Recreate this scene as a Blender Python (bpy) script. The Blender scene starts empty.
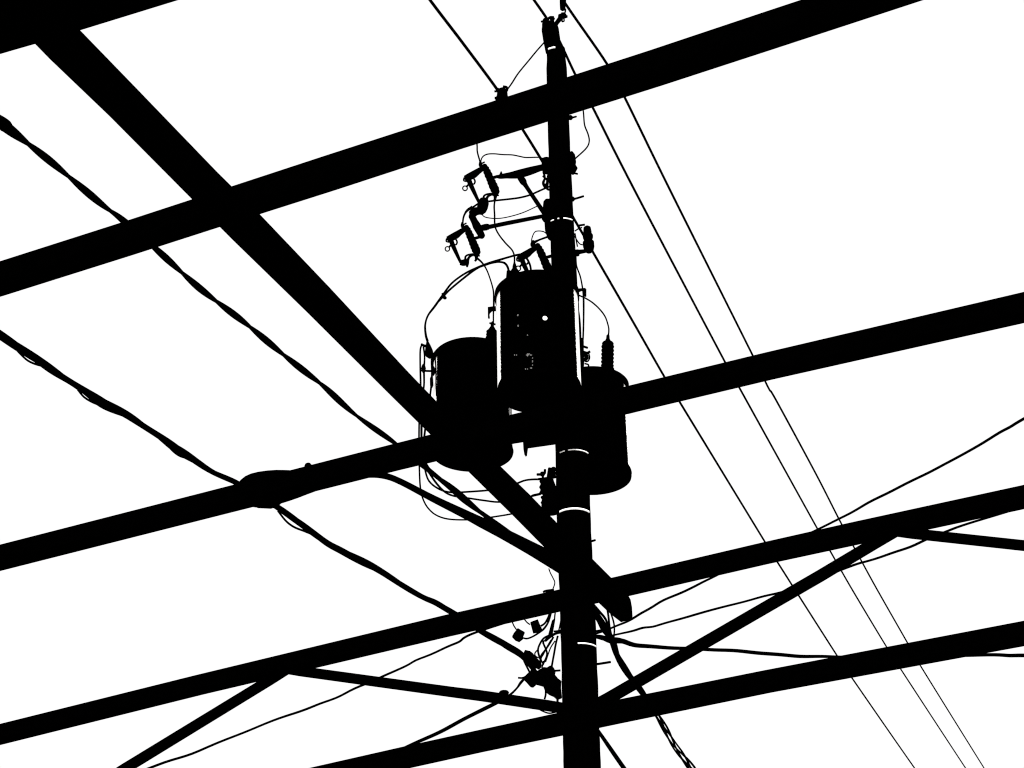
import bpy, math, random
from mathutils import Vector, Matrix
random.seed(7)
scene = bpy.context.scene
COL = scene.collection
# ------------------------------------------------------------------ camera
F, W0, H0 = 1700.0, 1024, 768
CAM = Vector((0, 0, 1.6))
Zc = Vector((460-512, 384+2560, -F)).normalized()      # world up seen from the camera
fc = Vector((0, 0, -1))
Yc = (fc - fc.dot(Zc)*Zc).normalized()
Xc = Yc.cross(Zc)
R = Matrix((Xc, Yc, Zc))                                # world <- camera
cd = bpy.data.cameras.new('camera'); cam = bpy.data.objects.new('camera', cd); COL.objects.link(cam)
cam.matrix_world = Matrix.Translation(CAM) @ R.to_4x4()
cd.sensor_width = 36; cd.lens = 36*F/W0; cd.clip_start = 0.05; cd.clip_end = 3000
scene.camera = cam
RT = R.transposed()

def ray(x, y): return R @ Vector(((x-512)/F, (384-y)/F, -1))
def PY(x, y, Y):                                        # point at distance Y in front of the viewer
    r = ray(x, y); return CAM + r*(Y/r.y)
def PD(x, y, d): return CAM + ray(x, y)*d
def PZ(x, y, z):
    r = ray(x, y); return CAM + r*((z-CAM.z)/r.z)
def depth(p): return -(RT @ (p-CAM)).z
def pix(p):
    q = RT @ (p-CAM); return Vector((512 + F*q.x/-q.z, 384 - F*q.y/-q.z))
YP = 13.0                                               # the pole stands 13 m away

# ------------------------------------------------------------------ materials
def mat(name, col, col2=None, rough=0.9, scale=30.0, stretch=(1, 1, 1), bump=0.2):
    m = bpy.data.materials.new(name); m.use_nodes = True
    nt = m.node_tree; b = nt.nodes['Principled BSDF']
    b.inputs['Roughness'].default_value = rough
    b.inputs['Specular IOR Level'].default_value = 0.0
    tc = nt.nodes.new('ShaderNodeTexCoord'); mp = nt.nodes.new('ShaderNodeMapping')
    mp.inputs['Scale'].default_value = stretch
    nt.links.new(tc.outputs['Object'], mp.inputs['Vector'])
    nz = nt.nodes.new('ShaderNodeTexNoise'); nz.inputs['Scale'].default_value = scale
    nz.inputs['Detail'].default_value = 6
    nt.links.new(mp.outputs[0], nz.inputs['Vector'])
    rp = nt.nodes.new('ShaderNodeValToRGB')
    rp.color_ramp.elements[0].position = .35; rp.color_ramp.elements[1].position = .7
    rp.color_ramp.elements[0].color = (*col, 1); rp.color_ramp.elements[1].color = (*(col2 or col), 1)
    nt.links.new(nz.outputs['Fac'], rp.inputs[0]); nt.links.new(rp.outputs[0], b.inputs['Base Color'])
    if bump:
        bp = nt.nodes.new('ShaderNodeBump'); bp.inputs['Strength'].default_value = bump; bp.inputs['Distance'].default_value = .004
        nt.links.new(nz.outputs['Fac'], bp.inputs['Height']); nt.links.new(bp.outputs[0], b.inputs['Normal'])
    return m
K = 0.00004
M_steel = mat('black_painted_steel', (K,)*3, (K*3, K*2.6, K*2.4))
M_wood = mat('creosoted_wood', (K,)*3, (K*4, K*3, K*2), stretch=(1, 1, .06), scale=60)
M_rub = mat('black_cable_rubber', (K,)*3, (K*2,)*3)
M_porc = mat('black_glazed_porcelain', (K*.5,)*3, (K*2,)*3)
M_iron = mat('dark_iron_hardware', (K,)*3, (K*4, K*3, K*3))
M_band = mat('strap_glint_and_plug_white', (.86, .86, .86), (.95, .95, .95), scale=90, bump=.05)  # white puts the straps' glint into the colour; also the plug's own white
M_mark = mat('faded_plate_lettering', (.03,)*3, (.22,)*3, scale=160, bump=0)
M_ground = mat('pale_bounce_ground', (.42, .41, .39), (.5, .49, .47), scale=3)  # unseen ground, kept pale to bounce light up onto the tanks
# dark tank enamel with pale edge highlights painted in at grazing angles
M_tank = mat('tank_enamel_edge_highlight', (K*.5,)*3, (K*2,)*3)
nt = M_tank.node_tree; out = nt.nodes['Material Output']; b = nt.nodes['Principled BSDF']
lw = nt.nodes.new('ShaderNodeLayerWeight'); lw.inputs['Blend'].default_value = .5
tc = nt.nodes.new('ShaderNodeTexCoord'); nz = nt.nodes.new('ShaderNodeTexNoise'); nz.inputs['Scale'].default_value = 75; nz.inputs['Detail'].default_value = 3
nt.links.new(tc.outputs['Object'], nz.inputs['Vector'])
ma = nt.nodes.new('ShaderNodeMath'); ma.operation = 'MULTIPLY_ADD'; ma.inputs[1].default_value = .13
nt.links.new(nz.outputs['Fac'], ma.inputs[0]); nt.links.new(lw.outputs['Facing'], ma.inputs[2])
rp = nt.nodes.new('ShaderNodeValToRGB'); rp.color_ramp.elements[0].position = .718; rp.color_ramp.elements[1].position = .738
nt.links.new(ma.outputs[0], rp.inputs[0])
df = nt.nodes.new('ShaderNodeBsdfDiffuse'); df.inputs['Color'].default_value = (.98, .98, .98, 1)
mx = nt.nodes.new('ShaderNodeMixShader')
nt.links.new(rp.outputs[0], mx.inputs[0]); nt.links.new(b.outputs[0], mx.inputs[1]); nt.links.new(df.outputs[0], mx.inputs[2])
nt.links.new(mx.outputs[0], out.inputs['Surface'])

# ------------------------------------------------------------------ object helpers
def tag(o, label=None, cat=None, group=None, kind=None):
    if label: o['label'] = label
    if cat: o['category'] = cat
    if group: o['group'] = group
    if kind: o['kind'] = kind
    return o
def thing(name, loc, label, cat, group=None):
    o = bpy.data.objects.new(name, None); COL.objects.link(o); o.location = loc
    o.empty_display_size = .1
    return tag(o, label, cat, group)
def origin(o):
    p = Vector((0, 0, 0))
    while o is not None: p = p + o.location; o = o.parent
    return p
class MB:
    def __init__(s): s.v = []; s.f = []
    def add(s, v, f):
        n = len(s.v); s.v += [Vector(a) for a in v]; s.f += [tuple(i+n for i in a) for a in f]; return s
    def build(s, name, m, parent=None, smooth=True):
        org = origin(parent) if parent else s.v[0].copy()
        me = bpy.data.meshes.new(name); me.from_pydata([tuple(a-org) for a in s.v], [], s.f)
        me.materials.append(m); me.update()
        if smooth: me.polygons.foreach_set('use_smooth', [True]*len(me.polygons))
        o = bpy.data.objects.new(name, me); COL.objects.link(o)
        if parent: o.parent = parent
        else: o.location = org
        return o
def smoothpath(pts, n):
    """pts: list of tuples (any dimension) -> Catmull-Rom with n steps per span"""
    P = [Vector(p) if not isinstance(p, Vector) else p for p in pts]
    if n <= 1 or len(P) < 3: return P
    o = []
    for i in range(len(P)-1):
        a = P[i-1] if i else P[0]*2-P[1]; b_ = P[i]; c = P[i+1]; d = P[i+2] if i+2 < len(P) else P[-1]*2-P[-2]
        for k in range(n):
            t = k/n
            o.append(.5*((2*b_)+(c-a)*t+(2*a-5*b_+4*c-d)*t*t+(3*b_-a-3*c+d)*t**3))
    o.append(P[-1]); return o
def tube(mb, pts, rad, sides=8):
    """sweep a round section along 3D points with a radius each"""
    n = len(pts)
    T = [(pts[min(i+1, n-1)]-pts[max(i-1, 0)]).normalized() for i in range(n)]
    u = T[0].cross(Vector((.3, .2, .93))).normalized(); v = []
    for i in range(n):
        u = (u - u.dot(T[i])*T[i]).normalized(); w = T[i].cross(u)
        for k in range(sides):
            a = 2*math.pi*k/sides; v.append(pts[i] + (u*math.cos(a)+w*math.sin(a))*rad[i])
    f = [(i*sides+k, i*sides+(k+1) % sides, (i+1)*sides+(k+1) % sides, (i+1)*sides+k) for i in range(n-1) for k in range(sides)]
    f += [tuple(range(sides-1, -1, -1)), tuple((n-1)*sides+k for k in range(sides))]
    return mb.add(v, f)
AA = 0.62       # thin lines lose a little width to antialiasing
def wire_mb(pts, w, dy=0.0, n=6, mb=None, aa=AA, sides=8, wob=0):
    """pts: (x, y[, dy]) picture path laid out at the pole's distance; w width(s)"""
    mb = mb or MB()
    ws = w if isinstance(w, (list, tuple)) else [w]*len(pts)
    q = [PY(p[0], p[1], YP + (p[2] if len(p) > 2 else dy)) for p in pts]
    q4 = [Vector((a.x, a.y, a.z, k)) for a, k in zip(q, ws)]
    q4 = smoothpath(q4, n)
    P = [a.to_3d() for a in q4]
    if wob:
        for i, a in enumerate(P):
            P[i] = a + Vector((math.sin(i*1.1), 0, math.cos(i*.83)+math.sin(i*.37)))*wob
    r = [max(.3, a[3]+aa)*depth(p)/F/2 for a, p in zip(q4, P)]
    return tube(mb, P, r, sides)
def wire(name, pts, w, label, cat='wire', dy=0.0, n=6, m=None, group=None, parent=None, **k):
    o = wire_mb(pts, w, dy, n, **k).build(name, m or M_rub, parent)
    if parent is None: tag(o, label, cat, group)
    return o
def lathe(mb, p0, p1, prof, sides=20):
    """prof: (t, radius in metres)"""
    ax = (p1-p0); 
    pts = [p0+ax*t for t, r in prof]; rad = [r for t, r in prof]
    d = ax.normalized(); u = d.cross(Vector((.31, .95, .02))).normalized(); w = d.cross(u); v = []
    for p, r in zip(pts, rad):
        for k in range(sides):
            a = 2*math.pi*k/sides; v.append(p+(u*math.cos(a)+w*math.sin(a))*r)
    n = len(pts)
    f = [(i*sides+k, i*sides+(k+1) % sides, (i+1)*sides+(k+1) % sides, (i+1)*sides+k) for i in range(n-1) for k in range(sides)]
    f += [tuple(range(sides-1, -1, -1)), tuple((n-1)*sides+k for k in range(sides))]
    return mb.add(v, f)
def plathe(a, b_, prof, dy=0.0, mb=None, sides=16):
    """lathe between picture points at the pole's distance; prof (t, width in px)"""
    da = a[2] if len(a) > 2 else dy; db = b_[2] if len(b_) > 2 else dy
    p0 = PY(a[0], a[1], YP+da); p1 = PY(b_[0], b_[1], YP+db)
    s = depth((p0+p1)/2)/F/2
    return lathe(mb or MB(), p0, p1, [(t, max(.2, w)*s) for t, w in prof], sides)
def ribs(n, w0, w1, taper=0.0, e=.06):
    out = [(0, w0*.5), (e*.5, w0*.8)]
    for i in range(n):
        a = e+(1-2*e)*i/n; c = e+(1-2*e)*(i+1)/n; k = 1+taper*(i/(n-1) if n > 1 else 0)
        out += [(a, w0*k), (a+(c-a)*.35, w1*k), (a+(c-a)*.6, w1*k*.97), (a+(c-a)*.8, w0*k)]
    out += [(1-e*.5, w0*.85*(1+taper)), (1, w0*.5)]
    return out
def prism(poly, dy, thick, mb=None):
    """a plate with a picture outline, real thickness in metres"""
    mb = mb or MB()
    a = [PY(x, y, YP+dy-thick/2) for x, y in poly]; c = [p+Vector((0, thick, 0)) for p in a]
    n = len(a)
    f = [tuple(range(n)), tuple(range(2*n-1, n-1, -1))]+[(i, i+n, (i+1) % n+n, (i+1) % n) for i in range(n)]
    return mb.add(a+c, f)
def ring(c, r, w, dy=0, k=14, mb=None):
    return wire_mb([(c[0]+r*math.cos(2*math.pi*i/k), c[1]+r*math.sin(2*math.pi*i/k)) for i in range(k+1)], w, dy, 2, mb=mb)

# ------------------------------------------------------------------ ground
g = MB(); S = 1500
g.add([(-S, -S, 0), (S, -S, 0), (S, S, 0), (-S, S, 0)], [(0, 1, 2, 3)])
tag(g.build('ground', M_ground, smooth=False), kind='structure')

# ------------------------------------------------------------------ steel canopy frame
v1 = Vector(((-5000-512)/F, (384-1850)/F, -1)); v2 = Vector(((1377-512)/F, (384-1370)/F, -1))
FN = R @ v1.cross(v2).normalized()
P0 = PD(435, 430, 6.0)
if FN.z < 0: FN = -FN
def plane_pt(x, y, off=0.0):
    r = ray(x, y); return CAM + r*((P0+FN*off-CAM).dot(FN)/r.dot(FN))
frame = thing('canopy_frame', PD(300, 300, 5.0), 'dark steel canopy frame of long parallel beams, one crossing rafter and a braced lower truss', 'steel frame')
def box_sweep(st, ptf, up, ratio=1.0, n=1):
    """st: (x, y, px width across) -> rectangular hollow section bar"""
    P = [ptf(x, y) for x, y, w in st]; N = len(P); v = []
    for i in range(N):
        t = (P[min(i+1, N-1)]-P[max(i-1, 0)]).normalized()
        un = (up - up.dot(t)*t).normalized(); s = t.cross(un)
        c = pix(P[i]); td = (pix(P[i]+t*.01)-c); nn = Vector((-td.y, td.x)).normalized()
        e = .01
        ext = abs((pix(P[i]+s*e)-c).dot(nn))*ratio/e + abs((pix(P[i]+un*e)-c).dot(nn))/e
        k = st[i][2]/2/ext
        a, h = k*ratio, k; ch = .12*k
        sec = [(-a+ch, -h), (a-ch, -h), (a, -h+ch), (a, h-ch), (a-ch, h), (-a+ch, h), (-a, h-ch), (-a, -h+ch)]
        # chamfers trim nothing from the flat sides; only the corners are eased
        sec = [(x_*1.0, y_*1.0) for x_, y_ in sec]
        # silhouette is set by the corners: widen a little to make up for the eased corners
        q = 1+.06
        v += [P[i]+s*x_*q+un*y_*q for x_, y_ in sec]
    f = [(i*8+k, i*8+(k+1) % 8, (i+1)*8+(k+1) % 8, (i+1)*8+k) for i in range(N-1) for k in range(8)]
    f += [tuple(range(7, -1, -1)), tuple((N-1)*8+k for k in range(8))]
    return MB().add(v, f)
def edges(rows):
    out = []
    for i, (x, a, b_) in enumerate(rows):
        j, l = max(i-1, 0), min(i+1, len(rows)-1)
        sl = ((rows[l][1]+rows[l][2])-(rows[j][1]+rows[j][2]))/2/(rows[l][0]-rows[j][0])
        out.append((x, (a+b_)/2, (b_-a)*math.cos(math.atan(sl))))
    return out
B1 = [(-120, 22, 89.5), (0, -11, 54.2), (34, -21, 44.6), (80, -36, 30.6), (176, -67, 1), (300, -106, -38)]
B2 = [(-200, 325, 358), (0, 261.2, 297), (126, 220.9, 257.3), (231, 186.5, 223.5), (330, 154, 192), (456, 113.2, 150.8), (656, 48.2, 87.6), (768, 10.7, 51.1), (924, -41, 0), (1100, -102, -58)]
B3 = [(-200, 596, 620), (0, 544.7, 571), (229, 486, 513), (395, 443.6, 471.2), (430, 434.8, 462.8), (636, 384, 412), (768, 352, 380.5), (1024, 292, 323), (1200, 251, 284)]
B4 = [(-200, 774, 793), (0, 724, 745), (200, 674.2, 695.2), (447, 614.7, 637), (620, 576, 598), (765, 542, 564.6), (856, 521.5, 545), (1024, 485, 509), (1200, 446, 472)]
B5 = [(100, 815, 838), (310, 768, 791), (407, 746, 768.6), (480, 730, 752.5), (563, 712, 735.4), (617, 700, 724), (768, 669.8, 693), (1024, 621, 646), (1200, 587, 614)]
for r in (B1, B2, B3, B4):
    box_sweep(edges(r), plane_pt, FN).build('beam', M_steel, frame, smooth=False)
pa, pb = plane_pt(0, 734), plane_pt(1024, 497)          # vertical plane through the upper truss chord
TN = (pb-pa).cross(Vector((0, 0, 1))).normalized()
def truss_pt(x, y):
    r = ray(x, y); return CAM + r*((pa-CAM).dot(TN)/r.dot(TN))
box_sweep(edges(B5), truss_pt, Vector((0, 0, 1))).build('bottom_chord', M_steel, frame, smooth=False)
for st in ([(50, 816, 11), (126, 768, 11), (270, 680, 10.6), (300, 661, 10.4)],
           [(285, 668.6, 10), (300, 671.2, 10), (456, 692.6, 10.4), (480, 695.6, 10.8), (550, 706, 11), (590, 713, 11)],
           [(585, 711, 12.4), (608, 698.7, 12.4), (820, 576, 12.2), (876, 542.5, 12), (905, 525.5, 12)],
           [(880, 529, 10.6), (912, 533.5, 10.6), (1024, 545.6, 10.8), (1120, 555.5, 11)]):
    box_sweep(st, truss_pt, Vector((0, 0, 1))).build('brace', M_steel, frame, smooth=False)
D1 = [(-40, -47, 11), (44, 35, 93.8), (102, 95.6, 150), (186, 179, 231), (227, 220, 272.5), (300, 295, 342), (384, 379.4, 420), (425, 421, 459.5), (470, 467, 504), (505, 502.5, 540), (547, 544, 580.5)]
st = [((a+b_)/2, y, (b_-a)*.707) for y, a, b_ in D1] + [(610, 594.3, 25.0)]
box_sweep(st, lambda x, y: plane_pt(x, y, -.07), FN).build('rafter', M_steel, frame, smooth=False)
# round-ended end piece closing the rafter
ec = plane_pt(612, 600, -.07)
prism([(590, 562), (606, 573.5), (620, 587.5), (628.6, 596), (630.6, 599.5), (632, 607), (632.6, 616.4), (628, 618), (621.4, 620), (611, 612), (600, 601.6), (582, 583)], ec.y-YP, .025).build('end_cap', M_steel, frame, smooth=False)

# ------------------------------------------------------------------ utility pole
def interp(T, y):
    if y <= T[0][0]: a, b_ = T[0], T[1]
    elif y >= T[-1][0]: a, b_ = T[-2], T[-1]
    else:
        i = next(k for k in range(len(T)-1) if T[k][0] <= y <= T[k+1][0]); a, b_ = T[i], T[i+1]
    return a[1]+(b_[1]-a[1])*(y-a[0])/(b_[0]-a[0])
def cpole(y): return interp([(50, 555.9), (60, 556.3), (140, 559), (200, 561.1), (257, 563.4), (440, 571.4), (500, 573), (560, 575.4), (640, 578.6), (768, 582.2)], y)
def wpole(y): return interp([(50, 20.2), (60, 20.4), (140, 21.8), (200, 23.2), (257, 24.7), (380, 29.5), (450, 32.6), (500, 33.8), (560, 34.4), (640, 35.6), (768, 37.2)], y)
base = PY(cpole(768), 768, YP); PX = base.x
def zpole(y): return PY(cpole(y), y, YP).z
pole = thing('utility_pole', (PX, YP, 0), 'tall dark wooden utility pole carrying three transformers and many wires', 'utility pole')
mb = MB(); prof = []
ys = [50, 51.5, 60, 140, 200, 260, 380, 500, 640, 768]
pts = []; rad = []
for i in range(80):
    y = 50+(770-50)*i/79; p = PY(cpole(y), y, YP)
    j = 1+.009*math.sin(i*2.1)+.008*math.sin(i*.9+1)
    pts.append(p); rad.append((wpole(y) if i > 1 else 18.5)*depth(p)/F/2*j)
d_ = (pts[-1]-pts[-20]).normalized()
for i in range(1, 21):
    p = pts[79]+d_*(-pts[79].z/d_.z)*(i/20); pts.append(p); rad.append(rad[79]*(1+.012*i))
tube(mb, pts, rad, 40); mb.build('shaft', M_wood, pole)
# sleeve round the pole top and the wide collar below the fuse arms
plathe((549.8, 27), (553.4, 51), [(0, 14), (.03, 16.6), (.15, 17.6), (.5, 17.4), (1, 16)], mb=MB()).build('top_sleeve', M_iron, pole)
mb = plathe((557.2, 203), (558.5, 236), [(0, 20), (.03, 25.5), (.3, 25.8), (.35, 27), (.55, 27.2), (.8, 26.6), (1, 23)], sides=32)
mb.build('collar', M_iron, pole)
def polering(y, x0, x1, w, extra=0.6, dx=0, gaps=()):
    """glinting stretch of a steel strap round the pole: highlight modelled as a white arc"""
    c = PY(cpole(y)+dx, y, YP); r = (wpole(y)/2+extra)*depth(c)/F; hw = w*depth(c)/F/2/.88
    mb = MB(); N = 60; rows = []
    for i in range(N+1):
        a = -math.pi + math.pi*i/N
        p = c+Vector((math.cos(a)*r, math.sin(a)*r, 0)); x = pix(p).x
        ok = x0 <= x <= x1 and not any(g0 < x < g1 for g0, g1 in gaps)
        rows.append((a, ok))
    run = []
    for a, ok in rows+[(0, False)]:
        if ok: run.append(a); continue
        if len(run) > 1:
            v = []; f = []
            for a_ in run:
                for rr, zz in ((r-.002, -hw), (r+.004, -hw), (r+.004, hw), (r-.002, hw)):
                    v.append(c+Vector((math.cos(a_)*rr, math.sin(a_)*rr, zz)))
            for k in range(len(run)-1):
                for q in range(4): f.append((k*4+q, k*4+(q+1) % 4, (k+1)*4+(q+1) % 4, (k+1)*4+q))
            f += [(3, 2, 1, 0), tuple((len(run)-1)*4+q for q in range(4))]
            o = MB().add(v, f).build('strap', M_band, pole); o['label'] = 'white arc of glint on a galvanised steel strap'
        run = []
polering(516.2, 559.5, 589.2, 1.7)
polering(457.6, 559.6, 588.4, .95, gaps=((565.3, 568), ), dx=1.2)
polering(650, 577.5, 596.3, 1.25, dx=.4)
polering(54.8, 548, 555.8, 1.7, extra=.8, dx=-1)
polering(227.3, 545.2, 572.5, 1.1, extra=3.6, gaps=((554.5, 557), (559.6, 563)))
for x0, y0, x1, y1, w in ((568, 117.6, 576, 116.6, 1.4), (570, 199, 583.5, 196.2, 1.6), (586, 541.5, 595, 540.2, 1.6), (592, 664.3, 610.5, 662, 1.8), (540, 474, 545, 470, 2)):
    mb = wire_mb([(x0-3, y0+.5), (x0+4, y0, -.03), (x1, y1, -.1)], w, n=3)
    plathe((x0+1, y0, -.02), (x0+4.5, y0, -.03), [(0, 5), (.6, 5.5), (1, 3)], mb=mb, sides=8)
    mb.build('step_bolt', M_iron, pole)
# lumps of bolts and plates on the shaft
mb = plathe((571.5, 152), (573, 174), [(0, 3), (.15, 7), (.45, 8), (.6, 6.5), (.75, 10), (.9, 6), (1, 3)], dy=-.05)
wire_mb([(571, 172.5), (577.8, 174)], 1.3, mb=mb)
mb.build('side_bolt_plate', M_iron, pole)
mb = plathe((546, 158), (547, 173), [(0, 4), (.1, 9), (.5, 10), (.9, 9), (1, 5)])
wire_mb([(543.6, 172), (544.8, 178), (543.3, 183), (545.3, 188)], [2, 1.6, 2.4, 2], mb=mb)
wire_mb([(549, 172), (547.8, 180), (547, 188), (549.5, 190)], [2, 2.6, 2.2, 1.5], mb=mb)
wire_mb([(543, 176), (548, 181.5), (545, 185.5), (549, 187)], 1.5, mb=mb)
plathe((547.5, 200), (546, 221), [(0, 5), (.1, 8), (.5, 8.5), (.9, 9), (1, 6)], mb=mb)
mb.build('arm_bracket', M_iron, pole)
mb = plathe((545.5, 18), (546.5, 30), [(0, 2), (.15, 6), (.5, 8), (1, 9)])
plathe((550, 17.5), (554, 19.5), [(0, 3.5), (.5, 4.5), (1, 3.5)], mb=mb)
plathe((552, 20), (552, 29), [(0, 4), (.5, 6), (1, 10)], mb=mb)
wire_mb([(541, 21.7), (546, 20.5)], 1.4, mb=mb); wire_mb([(544, 25), (549, 18), (554, 17)], [1, 2, 1.4], mb=mb)
mb.build('top_fitting', M_iron, pole)
mb = wire_mb([(559.2, 40), (561, 46), (563.5, 51)], [1.6, 2, 3])
mb.build('top_clip', M_iron, pole)
mb = wire_mb([(575.3, 300), (578.8, 320), (579.8, 345), (580.8, 380)], [3.4, 3, 3.4, 3.8], dy=.02)
mb.build('riser_conduit', M_iron, pole)

# ------------------------------------------------------------------ transformers
tanks = 'pole transformers clustered round the utility pole'
def transformer(cx, ytop, ybot, wbody, wlid, wflare, dy, label):
    Y = YP+dy
    pt = PY(cx, ytop, Y); x = pt.x
    pb_ = PY(cx, ybot, Y); zt, zb = pt.z, pb_.z
    xb = pb_.x; xm = (x+xb)/2
    root = thing('pole_transformer', (xm, Y, zb), label, 'transformer', tanks)
    s = depth((pt+pb_)/2)/F/2
    rb, rl, rf = wbody*s, wlid*s, wflare*s
    h = zt-zb
    A = Vector((xm, Y, zb)); B = Vector((xm, Y, zt)); up = Vector((0, 0, 1))
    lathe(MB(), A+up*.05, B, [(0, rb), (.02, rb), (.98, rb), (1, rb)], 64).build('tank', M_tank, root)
    lathe(MB(), B-up*.07, B+up*.06, [(0, rb*.99), (.02, rl), (.5, rl*1.0), (.6, rl*.97), (.85, rl*.7), (.97, rl*.35), (1, rl*.1)], 64).build('lid', M_iron, root)
    lathe(MB(), A, A+up*.055, [(0, rf*.95), (.1, rf*.99), (.35, rf), (.55, rf*.99), (.85, rb*1.006), (1, rb*1.001)], 64).build('bottom_rim', M_iron, root)
    return root, s, Vector((xm, Y, 0)), rb
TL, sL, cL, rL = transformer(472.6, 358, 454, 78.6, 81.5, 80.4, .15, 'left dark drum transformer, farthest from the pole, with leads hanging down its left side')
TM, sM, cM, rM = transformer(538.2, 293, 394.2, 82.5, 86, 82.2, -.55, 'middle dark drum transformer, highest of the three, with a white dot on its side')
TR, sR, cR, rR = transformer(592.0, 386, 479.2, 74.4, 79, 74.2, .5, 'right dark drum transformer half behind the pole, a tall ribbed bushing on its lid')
def on_tank(px, py, c, r, out=.003):
    d = ray(px, py); a = d.x**2+d.y**2; ox, oy = CAM.x-c.x, CAM.y-c.y
    bq = ox*d.x+oy*d.y; cq = ox*ox+oy*oy-(r+out)**2
    return CAM+d*((-bq-math.sqrt(bq*bq-a*cq))/a)
def blob(px, py, w, h, c, r, th=.006):
    p = on_tank(px, py, c, r, 0.001); n = Vector((p.x-c.x, p.y-c.y, 0)).normalized(); t = Vector((0, 0, 1)).cross(n)
    s = depth(p)/F/2; mb = MB(); N = 16
    v = [p+t*(w*s*math.cos(2*math.pi*i/N))+Vector((0, 0, h*s/.87*math.sin(2*math.pi*i/N))) for i in range(N)]
    return mb.add(v+[a+n*th for a in v], [tuple(range(N-1, -1, -1)), tuple(range(N, 2*N))]+[(i, (i+1) % N, (i+1) % N+N, i+N) for i in range(N)])
o = blob(544.9, 318.4, 4.8, 4.2, cM, rM).build('round_plug', M_band, TM, smooth=False); o['label'] = 'small bright white round plug'
NX, NY = 22, 18; v = []; f = []; lit = []
for j in range(NY+1):
    for i in range(NX+1): v.append(on_tank(513+i, 352.5+j+ .12*(NX-i)*0, cM, rM, .006))
on = {(1, 2), (3, 2), (13, 2), (14, 2), (15, 2), (17, 2), (14, 1), (15, 1), (16, 1), (18, 2), (14, 3), (19, 5), (19, 8), (19, 9), (19, 12), (18, 15), (17, 15), (12, 16), (14, 16)}
for j in range(NY):
    for i in range(NX): f.append((j*(NX+1)+i, (j+1)*(NX+1)+i, (j+1)*(NX+1)+i+1, j*(NX+1)+i+1)); lit.append(1 if (i, j) in on else 0)
o = MB().add(v, f).build('nameplate', M_iron, TM, smooth=False); o.data.materials.append(M_mark)
for p_, k in zip(o.data.polygons, lit): p_.material_index = k
o['label'] = 'worn nameplate with pale broken outline'
for (x, y, w, h) in ((518, 315.3, 1.8, 1.8), (518.3, 325.8, 1.5, 2), (527.6, 335.2, 1.3, 1.3)):
    o = blob(x, y, w, h, cM, rM, .003).build('paint_chip', M_mark, TM, smooth=False); o['label'] = 'small pale paint chip'
# high-voltage and low-voltage bushings
plathe((497, 0, 0), (497, 1, 0), [(0, 1), (1, 1)])      # (warm-up of helper, not linked)
plathe((608, 334.6, .4), (607.3, 369, .4), [(0, 1.5), (.03, 3.2), (.12, 3.6), (.16, 5), (.22, 7), (.24, 10.6), (.27, 12)]+[(.27+.66*(i/24), (12.2, 8.4, 8.4, 13)[i % 4]) for i in range(1, 25)]+[(.95, 10.6), (1, 14)], sides=20).build('bushing', M_porc, TR)
plathe((492.6, 321.5, .1), (491, 345, .1), [(0, 1.5), (.08, 4), (.2, 3.2), (.3, 6), (.4, 9), (.44, 11.5), (.5, 9.8), (.56, 11.5), (.62, 10), (.7, 12), (.8, 11), (1, 12)]).build('bushing', M_porc, TL)
wire_mb([(489.5, 323), (495.5, 324.5)], 1.3, dy=.1).build('lug', M_iron, TL)
mb = plathe((427.2, 340, -.05), (430, 358, -.05), [(0, 1), (.15, 3), (.35, 5.5), (.6, 8), (.85, 8.4), (1, 3)])
mb.build('bushing', M_porc, TL)
mb = wire_mb([(421.2, 344.2), (424.5, 345.8), (428, 346)], [1.8, 2.2, 2.4], dy=-.05)
mb.build('lug', M_iron, TL)
plathe((514.4, 259.5, -.6), (514.8, 278, -.6), [(0, 1), (.2, 2.2), (.35, 4), (.48, 4.5), (.62, 8), (.68, 9.5), (.8, 11), (.9, 15), (1, 18)]).build('bushing', M_porc, TM)
plathe((508.7, 270, -.6), (508.9, 282, -.6), [(0, 2), (.1, 4.2), (1, 6.5)]).build('bushing', M_porc, TM)
# lifting hook of the middle tank, seen at its left
prism([(487.8, 307), (494.5, 306), (495.8, 306.2), (496, 309.4), (492, 309.6), (490, 311.6), (489.3, 313.5), (489.8, 316.8), (487.9, 316.8)], -.55, .03).build('lifting_lug', M_iron, TM, smooth=False)
# low-voltage studs down the left side of the left tank
for (x, y) in ((423.5, 368.5), (433.4, 371)):
    plathe((x, y-4.5, -.1), (x, y+4.5, -.1), [(0, 1.6), (.2, 3.6), (.5, 5), (.8, 3.4), (1, 1.5)]).build('stud', M_iron, TL)
wire_mb([(421, 370.5), (428, 371), (436, 371)], 1.5, dy=-.1).build('stud_link', M_iron, TL)
plathe((431.4, 376, -.1), (431.8, 388, -.1), [(0, 1), (.2, 3.2), (.5, 3.4), (.8, 3.4), (1, 1)]).build('stud', M_iron, TL)
# hanger under the middle tank and bracket that carries the left tank
mb = prism([(498, 428), (560, 418), (560, 440.6), (553, 441.6), (528, 445.2), (527.6, 448), (527, 452.5), (525.8, 453.6), (524.4, 451.5), (523.4, 446), (523, 439), (498, 443)], -.2, .06)
b_o = mb.build('transformer_hanger', M_iron, None, smooth=False); tag(b_o, 'dark steel hanger plate bolted to the pole below the middle drum transformer', 'hanger bracket')
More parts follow.
